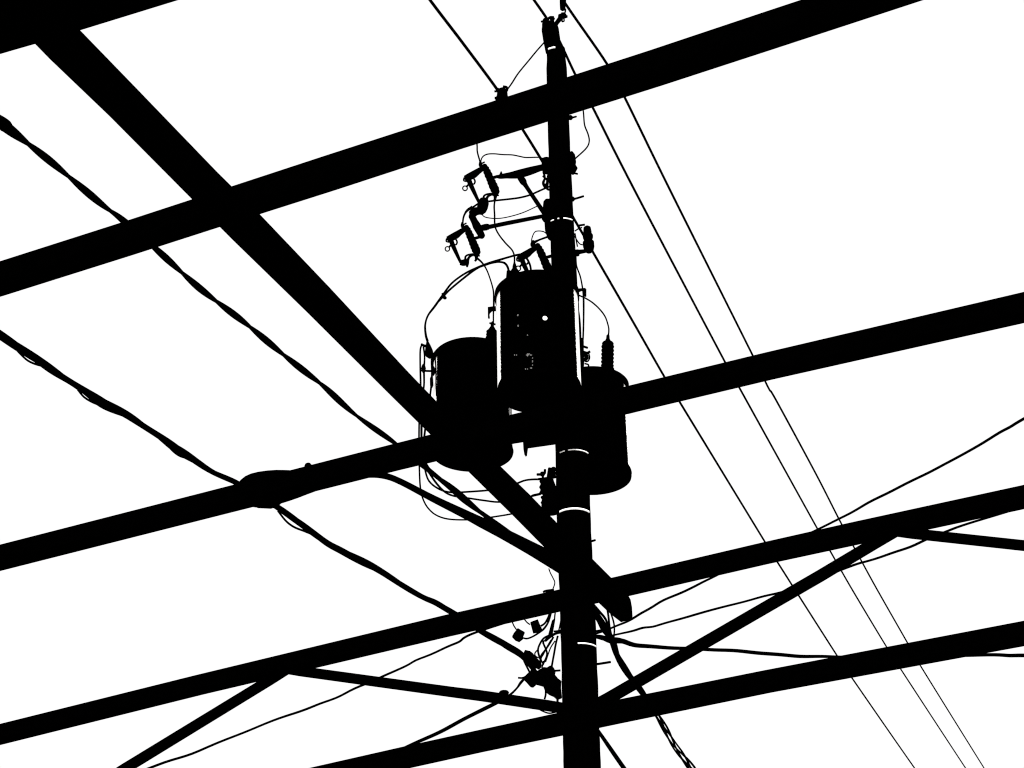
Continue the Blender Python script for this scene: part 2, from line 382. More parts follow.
# small arrester fixed on the right tank lid close to the pole
ar = thing('surge_arrester', PY(586, 366, YP+.25), 'small stubby surge arrester between the pole and the right transformer bushing', 'arrester')
plathe((581.5, 338.5, .25), (582, 368, .25), [(0, 3), (.1, 4.6), (.5, 4.2), (.8, 5), (1, 3.6)]).build('body', M_porc, ar)
mb = wire_mb([(582, 346), (587.8, 347.9)], 1.7, dy=.25)
wire_mb([(582.5, 351.3), (587, 353), (590, 351.5)], [1.6, 2.2, 1.8], dy=.25, mb=mb)
wire_mb([(584, 353), (586.5, 357), (584.5, 361)], [3, 4.2, 2], dy=.25, mb=mb)
wire_mb([(588.6, 353), (589.6, 357.5), (588, 361), (585.5, 361.2), (587.5, 358)], 1, dy=.25, mb=mb)
wire_mb([(584.6, 363.5), (588.3, 364.7), (588.5, 367)], 1, dy=.25, mb=mb)
mb.build('terminal', M_iron, ar)

# ------------------------------------------------------------------ fuse cutouts
def cutout(label):
    root = thing('fuse_cutout', PY(484, 166, YP-.3), label, 'fuse cutout', 'fuse cutouts on the left of the pole')
    d = -.3
    pr = [(0, 3), (.03, 5), (.1, 5.6), (.14, 7.2), (.19, 6.4), (.24, 8), (.3, 7.2), (.36, 8.4), (.42, 7.4), (.48, 8.2), (.54, 7.6), (.6, 8.9), (.66, 8), (.72, 9.2), (.78, 8.4), (.84, 9.2), (.9, 7.8), (.95, 7.6), (1, 4.5)]
    plathe((484, 164.6, d), (496.8, 194, d), pr).build('insulator', M_porc, root)
    wire_mb([(492, 178), (498, 176.3)], 2.6, d).build('mounting_stud', M_iron, root)
    ca = wire_mb([(484, 167.6), (478, 171.4), (473.5, 174.6), (468, 177.3), (464.8, 178.3)], [4.2, 5.6, 7, 6.4, 5], d)
    wire_mb([(480.3, 161.5), (480.6, 165), (483, 168.5)], [1.8, 3.4, 3.4], d, mb=ca)
    wire_mb([(480, 164.5), (484.6, 162)], 1, d, mb=ca)
    wire_mb([(464.3, 178), (463.8, 180.6), (467, 181.6)], [1.6, 1, .8], d, mb=ca)
    wire_mb([(472.8, 177), (475, 181), (474, 184), (472, 183.5)], [1.2, 1.3, 1, .8], d, mb=ca)
    ca.build('contact_arm', M_iron, root)
    ft = wire_mb([(469.2, 180), (470.4, 184), (478.8, 202)], [4.4, 4.4, 2.4], d, n=4)
    ft = ft.build('fuse_tube', M_porc, root)
    pr_ = ring((465, 188.3), 2.3, .7, d); wire_mb([(466.6, 186.6), (470, 183)], 1.5, d, mb=pr_)
    pr_.build('pull_ring', M_iron, ft)
    hb = wire_mb([(478.5, 202), (482, 202.4), (485.5, 201)], [5.2, 6.2, 6.8], d)
    wire_mb([(485.5, 203), (487, 198), (489, 195.6), (493, 193.8)], [4, 2.2, 2, 2.2], d, mb=hb)
    wire_mb([(484, 200), (483.8, 196.4), (486.5, 194.4), (492, 193.6)], [2.2, 1.5, 1.4, 1.6], d, mb=hb)
    wire_mb([(485.6, 203), (485.7, 206.6)], [4, 1.4], d, mb=hb)
    hb.build('hinge', M_iron, root)
    lc = wire_mb([(492.4, 195.4), (499, 195.4)], .9, d); wire_mb([(495.4, 195), (495, 199), (493.8, 200.6)], [3.6, 2.2, 1.6], d, mb=lc)
    lc.build('lower_terminal', M_iron, root)
    return root
def copy_tree(o, parent=None):
    c = o.copy(); COL.objects.link(c)
    if parent: c.parent = parent
    for ch in list(o.children): copy_tree(ch, c)
    return c
cu1 = cutout('uppermost fuse cutout, held out on a tapered arm left of the pole')
for (x, y, sc, lab) in ((465.8, 227, .94, 'lowest-left fuse cutout, farthest from the pole, on the long thin arm'), (537.0, 245.3, .98, 'fuse cutout right beside the pole, standing just above the middle transformer lid')):
    c = copy_tree(cu1); c['label'] = lab; c.location = PY(x, y, YP-.3); c.scale = (sc, sc, sc)
a1 = thing('support_arm', PY(549, 168, YP-.05), 'tapered steel support arm with a slanting brace, left of the pole', 'support arm', 'cutout support arms')
wire_mb([(496.5, 176.7, -.3), (500, 176.6, -.3), (506, 175.8, -.27), (512, 175.2, -.24), (519, 174, -.2), (530, 171, -.15), (540, 168, -.1), (550, 165.6, 0)], [2, 4, 5, 6.4, 8, 7.6, 6, 6]).build('arm', M_iron, a1)
wire_mb([(520, 177, -.2), (523.5, 182, -.2), (527, 187.5, -.18), (545, 214.5, -.05)], [6, 6.4, 3.8, 4.2], n=4).build('brace', M_iron, a1)
wire_mb([(501.2, 171.6, -.27), (501, 175, -.27)], [.6, 3.4]).build('bolt', M_iron, a1)
a2 = thing('support_arm', PY(549, 216, YP-.05), 'long straight thin support arm without a brace, left of the pole', 'support arm', 'cutout support arms')
wire_mb([(479, 228.4, -.3), (487, 227, -.3), (489.5, 226.8, -.3), (510, 222.6, -.2), (545, 215.8, -.05), (550, 215, 0)], [5, 6.2, 4, 3.8, 3.4, 4], n=4).build('arm', M_iron, a2)
sa = thing('surge_arrester', PY(475, 222, YP-.33), 'bent black surge arrester hanging at the outer end of the long lower arm', 'arrester')
plathe((471, 214.5, -.33), (482.6, 237.6, -.33), [(0, 5), (.06, 6.8), (.3, 7), (.5, 8.5), (.75, 7.4), (.95, 6.8), (1, 4)]).build('body', M_porc, sa)
mb = wire_mb([(471.6, 214.6), (475.5, 211.5), (479.5, 211)], [7.6, 8, 7], dy=-.33); plathe((484.5, 198.5, -.33), (481, 213.5, -.33), [(0, 4), (.1, 9), (.3, 11), (.6, 11), (.8, 9.6), (1, 5)], mb=mb)
mb.build('head', M_porc, sa)
# ------------------------------------------------------------------ insulators
pi_ = thing('post_insulator', PY(586, 252, YP), 'ribbed post insulator on a short bracket at the right of the upper pole', 'insulator')
plathe((587, 226.5), (589.2, 252), [(0, 4), (.05, 7.4), (.2, 8.4), (.28, 8.2), (.36, 10.6), (.46, 10), (.5, 8), (.56, 8.6), (.62, 11.5), (.78, 11.5), (.88, 10), (.95, 9), (1, 6)]).build('body', M_porc, pi_)
mb = wire_mb([(573, 252.4), (580, 251.8), (592, 250)], [5.5, 4, 2.4]); plathe((577, 251), (577.5, 255.4), [(0, 6), (1, 4)], mb=mb)
mb.build('bracket', M_iron, pi_)
ti = thing('pole_top_insulator', PY(555, 27, YP), 'insulator leaning right on a bent pin at the very top of the pole', 'insulator')
wire_mb([(553.5, 28), (557, 22.5), (561, 17.5)], [5.5, 4, 5]).build('pin', M_iron, ti)
mb = wire_mb([(558.4, 15.4), (562, 16.2), (567.6, 16.6)], [2.2, 5.4, 1.6]); wire_mb([(561, 13.6), (564, 14), (566, 16.5)], [1.6, 2.6, 2], mb=mb)
wire_mb([(562.2, 19.5), (562.2, 21.6), (564, 21), (564, 19)], .9, mb=mb)
wire_mb([(565.3, 9), (565, 12.5), (561.6, 13.6)], [1.4, 1, 1.3], mb=mb); mb.build('clamp', M_iron, ti)
plathe((563.4, -14), (562.6, 10.4), [(0, 5.4), (.2, 6.2), (.4, 5.4), (.6, 6.6), (.8, 6), (.95, 5.2), (1, 2.4)]).build('body', M_porc, ti)
wc = thing('line_clamp', PY(502, 95, YP-2.2), 'small spiky line clamp on the power line left of the pole top', 'clamp')
d = -2.2
def bits(name, parent, items, dy):
    for p_, w_ in items: wire_mb(p_, w_, dy).build(name, M_iron, parent)
mb = plathe((502.5, 88.5, d), (502, 103, d), [(0, 4), (.1, 8), (.3, 10.5), (.5, 11), (.75, 14), (1, 12)])
mb.build('body', M_iron, wc)
bits('bolt', wc, [([(494.4, 91.3), (499, 91.5)], 1.5), ([(503, 86.6), (506.5, 87.3), (507, 90), (505, 93)], 2), ([(497.5, 88.6), (501, 90)], 1.5), ([(494.6, 98), (500, 98)], 2)], d)

# ------------------------------------------------------------------ power lines (level lines running away overhead)
def line(name, pts, z, r, label, n=8, group='power lines running past the pole'):
    q = [PZ(x, y, zz) for (x, y), zz in zip(pts, z if isinstance(z, list) else [z]*len(pts))]
    q = smoothpath(q, n)
    o = tube(MB(), q, [r]*len(q), 8).build(name, M_rub); return tag(o, label, 'power line', group)
z1 = PY(588, 240, YP).z; z2 = PY(549, 22, YP).z; z3 = PY(565, 5, YP).z
line('power_line', [(368, -84), (430, 0), (463.5, 44), (500, 93.5), (523, 130), (545, 166), (573, 217), (587, 241), (594.6, 255), (632, 320), (664.5, 377), (680, 402.5), (765, 542), (778, 563), (836, 654), (852, 678), (914.5, 768), (970, 846)], z1, .0122, 'lowest power line, caught by the spiky clamp and the ribbed post insulator')
line('power_line', [(480, -76), (534, 0), (549, 22), (559, 40), (576, 76), (593, 108), (635.5, 192), (725, 362), (739.5, 388), (817, 528), (831, 552.5), (853, 591), (886, 646), (900, 668), (965.5, 768), (1020, 850)], z2, .0142, 'middle power line, touching the very top of the pole')
line('power_line', [(525, -60), (565, 3), (607, 64), (625, 98), (671, 192), (752, 354), (768.5, 388), (776, 400), (816.5, 475), (841, 523), (862, 562), (878.5, 592), (907, 642), (920, 665), (984, 768), (1034, 848)], z3, .0142, 'right-hand power line, passing clear of the pole')

# ------------------------------------------------------------------ thick twisted cables in front
def twisted(name, pts, w, pitch, label, strands=3, spread=.52, Y0=10.0, Y1=13.0, phase=0, cat='cable', squash=1.0, sw=.5, n=14):
    """pts picture path; w overall width px; strands wound round one another"""
    N = len(pts); ws = w if isinstance(w, (list, tuple)) else [w]*N
    L = [0]
    for i in range(1, N): L.append(L[-1]+math.dist(pts[i], pts[i-1]))
    q = [PY(p[0], p[1], Y0+(Y1-Y0)*l/L[-1]) for p, l in zip(pts, L)]
    sws = sw if isinstance(sw, (list, tuple)) else [sw]*N
    q = smoothpath([Vector((a.x, a.y, a.z, k, m_)) for a, k, m_ in zip(q, ws, sws)], n)
    P = [Vector(a[:3]) for a in q]; T = [(P[min(i+1, len(P)-1)]-P[max(i-1, 0)]).normalized() for i in range(len(P))]
    # resample arc length in picture
    mb = MB(); al = [0]
    for i in range(1, len(P)): al.append(al[-1]+(pix(P[i])-pix(P[i-1])).length)
    root = thing(name, P[-1], label, cat)
    ph = [phase]
    for i in range(1, len(P)):
        s_ = al[i]; ph.append(phase+2*math.pi*s_/pitch+.5*math.sin(s_/67+phase))
    for k in range(strands):
        mb = MB(); pp = []; rr = []
        for i in range(len(P)):
            u = T[i].cross(Vector((0, 1, 0))).normalized(); v = T[i].cross(u)
            s = depth(P[i])/F/2*q[i][3]; a = ph[i]+2*math.pi*k/strands
            pp.append(P[i]+(u*math.cos(a)*squash+v*math.sin(a))*s*spread); rr.append(s*q[i][4])
        tube(mb, pp, rr, 8); mb.build('strand', M_rub, root)
    return root
twisted('overhead_cable', [(-60, 76), (0, 121.5), (10, 130), (50, 161), (100, 203), (122, 219.5), (157, 250), (200, 288.5), (245, 323), (282.5, 354), (306, 372.5), (325, 387.5), (355, 414.5), (394, 442.5), (428, 469.5), (450, 486), (476, 508), (505, 530), (555, 560)],
        [12, 12, 9.6, 7, 7, 6.4, 6.4, 6.4, 6.2, 6.2, 6, 6, 5.4, 5, 4.8, 5, 5, 5, 5], 95, 'upper twisted cable falling from the left edge towards the pole', strands=2, Y0=9, phase=.6, sw=.62, spread=.56)
c2 = twisted('overhead_cable', [(-60, 297), (0, 335), (25, 351.5), (50, 368.5), (70, 381.5), (85, 391.5), (105, 404), (130, 417), (152, 431.5), (178, 449.5), (198, 463), (213, 472), (237, 483.5), (256, 496), (275, 506), (298, 521.5), (325, 542), (342, 551), (365, 563), (385, 574), (420, 596), (440, 605), (475, 627), (505, 645), (522, 655), (532, 668), (545, 682)],
        [9, 9, 8.6, 8.4, 6.2, 7.6, 10.6, 7.6, 6.2, 9, 6.8, 5.6, 6, 6, 6.4, 6.6, 6.6, 7.2, 8.2, 6.4, 5.8, 6.2, 6.4, 7.2, 6.8, 4.6, 3.5], 150, 'lower twisted cable falling from the left edge, passing under the splice case', strands=3, Y0=9, phase=2.2, sw=.62, spread=.44)
for pts_, dy_ in (([(14, 347), (20, 353.5), (27, 360), (34, 363.6), (42, 366)], -3.6), ([(78, 390), (84, 397), (92, 402), (102, 406)], -3.2), ([(168, 446), (174, 452), (180, 456), (188, 458.5)], -2.6), ([(278, 511), (286, 521), (294, 527), (304, 531), (314, 535)], -1.7)):
    wire_mb(pts_, 1.6, dy_).build('lashing', M_rub, c2)
twisted('overhead_cable', [(594, 607), (603, 625), (612, 640), (617.5, 656), (628, 673.5), (639, 688), (651, 705), (659, 718), (667.5, 733), (675, 746), (687, 762), (708, 790)],
        [3.5, 6, 6, 5.6, 5.6, 5.6, 5, 6.4, 7.4, 7.2, 8.4, 8.6], 88, 'twisted cable dropping from the pole to the lower right with its strands opening', strands=4, Y0=12.9, Y1=11.5, phase=1.5, sw=[.5, .5, .5, .55, .6, .55, .6, .36, .28, .25, .27, .27], spread=.68)
o = wire('overhead_cable', [(592, 722), (600, 733.5), (612, 751), (626, 771), (645, 797)], [2.5, 3.2, 4, 4.2, 4.4], 'short smooth cable leaving the pole foot towards the bottom edge', 'cable', dy=-.1)
# splice case and its cable
cab = wire('overhead_cable', [(-60, 570, -3), (0, 557.5, -2.8), (120, 527, -2.3), (235, 497, -1.8), (262, 489, -1.7), (300, 482, -1.5), (340, 477, -1.3), (366, 474.6, -1.2), (383, 475.5, -1.1), (400, 481.4, -1), (432.5, 498.3, -.8), (467, 515.2, -.6), (482.5, 523, -.5), (504, 534, -.4), (530, 547.8, -.2), (544, 555.5, -.2), (566, 568, -.05)],
           [6, 6, 6, 7, 7, 8, 8, 7.4, 6.8, 6.4, 7.2, 9.2, 10.6, 11.6, 13.6, 15, 17], 'thick smooth communication cable from the black splice case to the pole', 'cable', aa=0)
sc_ = thing('splice_case', PY(275, 489, YP-1.7), 'bulky black cable splice case slung on the thick cable at the left', 'splice case')
plathe((236, 493, -1.8), (336, 478.4, -1.5), [(0, 6), (.03, 17), (.07, 25), (.12, 31), (.17, 34), (.24, 35.4), (.33, 35.4), (.42, 34), (.5, 31.5), (.58, 28.5), (.68, 24), (.8, 19), (.9, 15), (1, 10)], sides=28).build('shell', M_rub, sc_)
plathe((307.6, 463.8, -1.5), (309.4, 472, -1.5), [(0, 5), (.2, 7.4), (.7, 7.6), (1, 9)]).build('valve_knob', M_rub, sc_)
plathe((249, 498.5, -1.75), (281, 500, -1.7), [(0, 6), (.15, 15), (.3, 18.5), (.7, 18.5), (.9, 14), (1, 8)]).build('lower_clip', M_iron, sc_)

# ------------------------------------------------------------------ service drops
def drop(pts, w, label, wob=.0022, dy=0):
    return wire('service_wire', pts, w, label, 'wire', dy=dy, n=7, wob=wob, group='service wires fanning out from the pole')
drop([(596, 634, 0), (612, 628, .1), (635, 617, .3), (660, 602.5, .6), (690, 588.5, 1), (715, 576, 1.3), (760, 555, 1.9), (815, 530.5, 2.6), (845, 516, 3), (880, 496.5, 3.4), (925, 474.5, 4), (960, 456, 4.4), (1000, 432.5, 4.9), (1024, 419, 5.2), (1080, 386, 6)], [1.2, 1.4, 1.8, 1.8, 1.8, 1.6, 1.6, 1.6, 1.7, 2, 2, 2, 2.2, 2.4, 2.6], 'topmost service wire climbing from the pole to the right edge')
drop([(596, 638, 0), (618, 634.5, .1), (640, 628.5, .3), (660, 625, .5), (700, 613, 1), (750, 600, 1.5), (788, 590, 2), (845, 568, 2.6), (870, 560.5, 2.9), (905, 548.5, 3.3), (940, 534, 3.8), (975, 521.5, 4.2), (1060, 495, 5)], [1.6, 1.4, 1.8, 1.6, 1.8, 1.6, 1.9, 2, 1.8, 2, 2, 1.8, 2], 'service wire running right behind the slanting brace, second from the top')
drop([(592, 636, 0), (612, 640, .1), (622, 641, .1), (640, 646, .2), (680, 648, .5), (720, 650, .9), (760, 653, 1.3), (800, 656, 1.7), (840, 657, 2), (900, 656.5, 2.6), (950, 655.6, 3), (1000, 655, 3.4), (1024, 655.5, 3.6), (1090, 655, 4)], [3, 4.6, 4.6, 3.8, 3, 3, 3.2, 3, 2.4, 2.6, 2.8, 3, 3.4, 3.4], 'thickest service wire, running almost level to the right edge')
drop([(545, 610, 0), (475, 633, -.4), (455, 643.5, -.5), (420, 659, -.7), (400, 668.5, -.8), (370, 682, -1), (335, 698, -1.2), (300, 711, -1.4), (260, 726, -1.7), (200, 750, -2), (150, 768, -2.4), (80, 794, -2.8)], [1.6, 1.8, 1.7, 1.5, 1.6, 1.8, 1.6, 1.8, 1.6, 1.8, 2, 2.2], 'thin service wire running down left across the beams to the bottom edge')
drop([(524, 679, 0), (520.5, 683, 0), (517, 688, 0), (511, 694, -.1), (503, 699.5, -.2), (492, 705, -.3), (465, 718.5, -.5), (440, 732, -.7), (412, 744.5, -1), (380, 760, -1.2)], [2, 2.2, 1.4, 1.8, 2.4, 3.6, 3.4, 3.4, 3, 3], 'short thick service wire slanting down left from the terminal cluster over the brace', wob=0)

# ------------------------------------------------------------------ jumpers and leads
def lead(pts, w, label, dy=-.3, name='jumper_wire', n=6):
    return wire(name, pts, w, label, 'wire', dy=dy, n=n, group='jumper wires and leads on the pole')
lead([(545.5, 41, 0), (537, 50.5, -.5), (530, 59, -1), (518.5, 73, -1.6), (512, 83, -2), (507, 90, -2.2)], 1.0, 'jumper wire curving from the pole top to the clamp on the lowest power line')
lead([(475, 120), (477, 144), (477.4, 152), (480.3, 162.5)], 1.0, 'short wire dropping onto the top of the uppermost fuse cutout')
lead([(480.5, 162), (482.5, 157), (487, 154.3), (494, 153.8), (503, 154.6), (512, 154.9), (519, 156.2), (526, 157.5), (539, 157.4), (546, 160)], .7, 'fine wire arching from the uppermost fuse cutout to the pole')
lead([(582, 102), (583.5, 113), (584.6, 125), (588, 134), (589.2, 141.5), (586, 148.5), (575, 158.8)], .9, 'slack wire loop hanging to the right of the upper pole', dy=-.05)
lead([(495.3, 198), (494.2, 206), (494.6, 215), (495, 226), (498.5, 234), (505, 242.5), (512, 250), (514.3, 256), (514.5, 262)], 1.1, 'wire dropping from the uppermost fuse cutout to the middle transformer bushing')
lead([(488, 201.5), (495, 200.6), (510, 199), (520, 197.6), (530, 195), (538, 191.5), (548, 187)], 1.3, 'wire running from the bent surge arrester back to the pole')
lead([(482, 214.6), (485, 217), (492, 218.3), (501, 218.2), (512, 216), (524, 212.2), (537.5, 206)], .45, 'finest wire, sagging between the two support arms')
lead([(479, 203), (472.5, 207.5), (466.5, 211.5), (463.6, 217), (462.6, 224)], [1.2, 1.4, 1.5, 1.3, 1.3], 'curved wire joining the bent surge arrester to the lowest-left fuse cutout')
lead([(472, 206), (467, 209.5), (464.8, 213), (468, 210)], .4, 'loose hair-thin wire end beside the bent surge arrester')
lead([(477, 258), (482, 262.6), (486, 268.5), (489.5, 277), (493.2, 290), (493.8, 302), (493.4, 314), (493.4, 324)], [1.6, 1.3, 1, .9, 1, 1.4, 1, .9], 'wire dropping from the lowest-left fuse cutout along the middle transformer to the left one')
lead([(531.2, 245), (532, 238), (534.5, 232.4), (538, 231), (543.6, 231.7), (548, 235)], .5, 'fine looped wire above the fuse cutout beside the pole')
lead([(532.5, 246), (532.4, 243.2), (539, 240), (548.5, 236.5)], [3.4, 2.6, 1.4, 1.6], 'stiff straight wire from the fuse cutout beside the pole to the collar')
lead([(524, 254), (516, 255.2), (505, 258.2), (490, 263), (478, 267.4), (465, 273.5), (452, 283), (443.5, 294), (435, 306), (428, 315.5), (425.2, 325), (425.8, 335), (427.5, 341)], [1.8, 1.6, 1.5, 2.2, 1.8, 1.4, 1.4, 1.6, 1.8, 1.4, 1.5, 1.8, 2], 'long jumper arching from the middle transformer top to the outer bushing of the left transformer', name='jumper_cable')
lead([(508.8, 274), (508, 268), (505, 263.4), (500, 262), (494, 262.5), (484, 265), (475, 269.5), (462, 279.5), (450, 289.5), (442, 297.6), (436.5, 303.5)], [1.8, 1.7, 1.7, 1.5, 1.5, 1.8, 1.8, 1.5, 1.5, 1.8, 1.4], 'inner jumper running under the long arched one and clipped to it', name='jumper_cable')
cl_ = wire_mb([(442.5, 293.5), (444.5, 297.5), (446.6, 298)], [2, 3.2, 1.4], dy=-.3); tag(cl_.build('wire_clip', M_iron), 'small clip tying the two arched jumpers together left of the transformers', 'clip')
lead([(524.5, 256), (527.8, 260), (530.3, 266), (531.3, 274)], [2.6, 1.6, 1.6, 1.4], 'short curved lead behind the fuse tube beside the pole')
lead([(575.8, 256), (576.6, 266), (580.4, 277), (582.8, 290), (583.6, 300), (583.6, 320), (583.2, 335), (582.6, 345)], [1, .9, .9, 1, 1.4, 1.2, 1.2, 1], 'wire hanging beside the pole from the post insulator to the surge arrester', dy=.1)
lead([(577.4, 299), (577.9, 310), (578.7, 325), (579.8, 342)], .7, 'thin wire between the pole and its neighbour above the right transformer', dy=.1)
lead([(577, 294.5), (581, 296.2), (586, 298.5), (593, 303), (600, 309.6), (605.3, 317), (608.3, 326), (608.8, 331), (608.2, 337)], .95, 'arched lead landing on the tall ribbed bushing of the right transformer', dy=.3)
mb = wire_mb([(576, 291), (580, 290), (585.5, 289)], [5, 2.8, 1.8], dy=0); wire_mb([(583.6, 289.5), (584.3, 293.5), (583.6, 297)], [2.8, 2, 1.6], mb=mb); wire_mb([(585.6, 289), (585.6, 296.5)], 1, mb=mb); plathe((575.6, 284.5), (576.4, 300), [(0, 3), (.4, 6), (.7, 6), (1, 2)], mb=mb)
tag(mb.build('wire_bracket', M_iron), 'small forked wire bracket jutting from the right of the pole beside the middle transformer', 'bracket')
for i, pts in enumerate(([(575, 231), (578, 229), (582, 227.5)], [(574.5, 236), (577.5, 241), (580, 244), (583.5, 245)], [(575, 233.5), (576.4, 241), (577.4, 246.5)], [(578.4, 225.6), (584.8, 224.6)])):
    lead(pts, (.8, .6, .8, 1.5)[i], ('tiny tie wire leading up from the pole to the post insulator', 'tiny tie wire sagging onto the post insulator', 'tiny tie wire hanging close to the pole beside the post insulator', 'stubby bolt end above the post insulator')[i], dy=0, name='tie_wire')
# leads down the left side of the left transformer
lead([(422, 344.5), (420.3, 350), (420.2, 365), (420.6, 385), (420, 400), (419.2, 420), (419, 445), (419.4, 470), (420.4, 488), (423, 499), (428, 508), (436, 515), (448, 519), (466, 519.8), (484, 518.2), (498, 516.2), (511, 514), (530, 510)], [1.4, 1.2, 1.2, 1.4, 1.3, 1.2, 1.2, 1.1, 1.1, 1, 1, 1, 1.1, 1.1, 1.2, 1.2, 1.2, 1.2], 'outermost lead hanging down left of the left transformer in the widest loop', dy=-.2)
lead([(423.5, 347), (424.6, 357), (424, 370), (424, 385), (422, 400), (421.5, 425), (421.8, 450), (424.5, 467), (429, 481), (440, 489.5), (452, 492.4), (468, 491.8), (488, 490.3), (505, 488), (518, 483), (525, 480.4), (533, 479.4), (545, 479.4)], [1.4, 1.2, 1.6, 1.4, 1.8, 2, 1.6, 1.4, 1.3, 1.3, 1.3, 1.3, 1.3, 1.3, 1.4, 1.3, 1.4, 1.4], 'lead below the left transformer making the highest of three loops', dy=-.15)
lead([(432.5, 353), (432, 362), (432, 375), (430.8, 390), (428, 410), (424, 440), (424, 464), (430, 474), (437, 484), (445, 492), (454, 496), (470, 498.4), (485, 500.6), (499, 502), (518, 500), (530, 496.6), (541, 494)], [2.6, 2.2, 1.6, 1.4, 1.4, 1.6, 1.6, 1.6, 1.6, 1.5, 1.4, 1.3, 1.3, 1.3, 1.4, 1.5, 1.6], 'lead below the left transformer making the middle of three loops', dy=-.1)
lead([(424, 462), (430, 471), (440, 480), (450, 489), (461, 499.5), (471, 507), (480, 513), (488, 519)], [3.4, 3.6, 3, 2.6, 2.4, 2.2, 2, 2], 'heavy black lead falling straight from the left transformer onto the thick cable', dy=-.05)
lead([(434.6, 352, .0), (435.8, 366), (436, 384), (436.4, 396)], .8, 'short thin lead lying against the left transformer side', dy=-.12)

# secondary rack left of the pole
rk = thing('secondary_rack', PY(546, 487, YP-.05), 'rack of small spool insulators on the left of the pole just below the transformers', 'insulator rack')
plathe((549.5, 468), (551, 512), [(0, 3), (.3, 8), (.5, 14), (.85, 19), (1, 18)], dy=0).build('back_plate', M_iron, rk)
for (x, y, w) in ((553.5, 471.3, 6), (543.5, 484, 8.5), (543.5, 490, 8.8), (545, 500, 9)):
    plathe((x, y-4, -.06), (x, y+4, -.06), [(0, w*.5), (.15, w), (.35, w*.8), (.5, w*.7), (.65, w*.8), (.85, w), (1, w*.5)]).build('spool', M_porc, rk)
mb = wire_mb([(542.8, 474.8), (542.9, 480)], 1.9); wire_mb([(538, 479), (545, 478.7), (556, 476.6)], [1.4, 2.4, 2.6], mb=mb); wire_mb([(540, 494), (533, 495.4), (531, 496.6)], [2, 1.6, 1], mb=mb); wire_mb([(546, 486), (556, 496)], [5, 9], mb=mb)
mb.build('hook', M_iron, rk)

# ------------------------------------------------------------------ terminal cluster lower left of the pole
for (poly, lab) in (([(517.8, 628), (524.7, 632), (522.8, 636.5), (523.2, 637.8), (519.2, 641), (515.4, 639.4), (512.2, 636), (513.8, 633)], 'tilted little terminal box, left one of the pair below the lower beam'),
                    ([(530.4, 622), (537.8, 619.2), (540, 624.6), (541.8, 628.2), (539.6, 631.2), (533.2, 632.2)], 'little upright terminal box, right one of the pair below the lower beam')):
    tag(prism(poly, -.1, .03).build('terminal_box', M_iron, None, smooth=False), lab, 'terminal box', 'small terminal boxes hanging by the pole')
lead([(512.3, 622, -.1), (514, 626), (516.4, 629.5)], .8, 'short wire above the left terminal box', dy=-.1)
lead([(524.6, 619.5), (527, 622.4), (530, 624.6)], .8, 'short wire above the right terminal box', dy=-.1)
lead([(522, 637.6), (527, 638.6), (533, 636.4), (539, 632.6), (544, 628.6), (548, 622.5), (550, 615), (551, 610)], [1, 1.2, 1.2, 1.5, 1.7, 1.6, 2.4, 2.4], 'lead curving from the left terminal box up to the beam', dy=-.1)
lead([(541, 626), (545, 623), (549, 616), (550.5, 609)], [1.5, 1.4, 2, 2], 'lead from the right terminal box up to the beam', dy=-.08)
tag(plathe((553.8, 619.5, -.05), (549.8, 637.4, -.05), [(0, 1.5), (.08, 3.2), (.3, 3.6), (.6, 4), (.85, 4.4), (1, 2.4)]).build('fuse_holder', M_porc), 'slim black in-line fuse holder hanging upright left of the pole', 'fuse holder')
tl = ['leftmost drop wire bowing outwards above the terminal cluster', 'drop wire crossing its neighbours above the terminal cluster', 'wavy drop wire in the middle of the bunch above the terminal cluster', 'faint drop wire in the bunch above the terminal cluster', 'straight rightmost drop wire ending on the terminal cluster', 'thin wire above the slim fuse holder', 'short link from the slim fuse holder to the pole', 'second link curving from the bunch of drop wires to the pole', 'thin wire end curling near the pole left side', 'crossing wire low in the bunch above the terminal cluster', 'hair-thin wire slanting across the bunch above the terminal cluster', 'tiny loop of wire beside the hood of the terminal cluster']
tp = [[(550, 635), (543.5, 638.5), (539.4, 645), (538, 650), (539, 655.5), (541, 661)], [(553.4, 637), (550, 643), (545.6, 649.6), (541, 656), (540.4, 664)], [(543, 640.5), (543.6, 644), (546, 649.5), (547, 654), (545.4, 659.5), (542, 666)], [(555, 641), (551, 647), (548.6, 653), (545.6, 662)], [(557.8, 636), (555.8, 644), (554, 654), (551.8, 666)], [(555.3, 612), (554.8, 616), (554.4, 621)], [(553.6, 631.4), (558, 631), (562, 630)], [(545, 641), (549.5, 637.4), (554.5, 634), (559.5, 632.5), (562, 633)], [(561, 620), (559.6, 627), (558.6, 631)], [(551, 640), (547, 647), (543.5, 654), (541, 659), (543.6, 665)], [(548.5, 636), (545, 640), (542.5, 643.5)], [(537.5, 650), (535, 653), (535.4, 656), (538.6, 658)]]
tw = [1.5, 1.4, 1.4, .7, 1.5, .9, 1.3, 2.1, .9, .9, .7, .8]
for l_, p_, w_ in zip(tl, tp, tw): lead(p_, w_, l_, dy=-.06, name='drop_wire', n=4)
lead([(548.8, 568.6), (550.4, 573), (553, 578), (554.8, 583), (552.5, 590)], .6, 'thin stray wire beside the pole between the rafter end and the beam', dy=-.05)
lead([(543, 592), (546, 591), (554, 590)], [1.4, 2, 2], 'short wire stub lying on the beam left of the pole', dy=-.02)
ct = thing('cable_terminal', PY(545, 682, YP-.1), 'ragged black cable terminal cluster fixed low on the left of the pole', 'cable terminal')
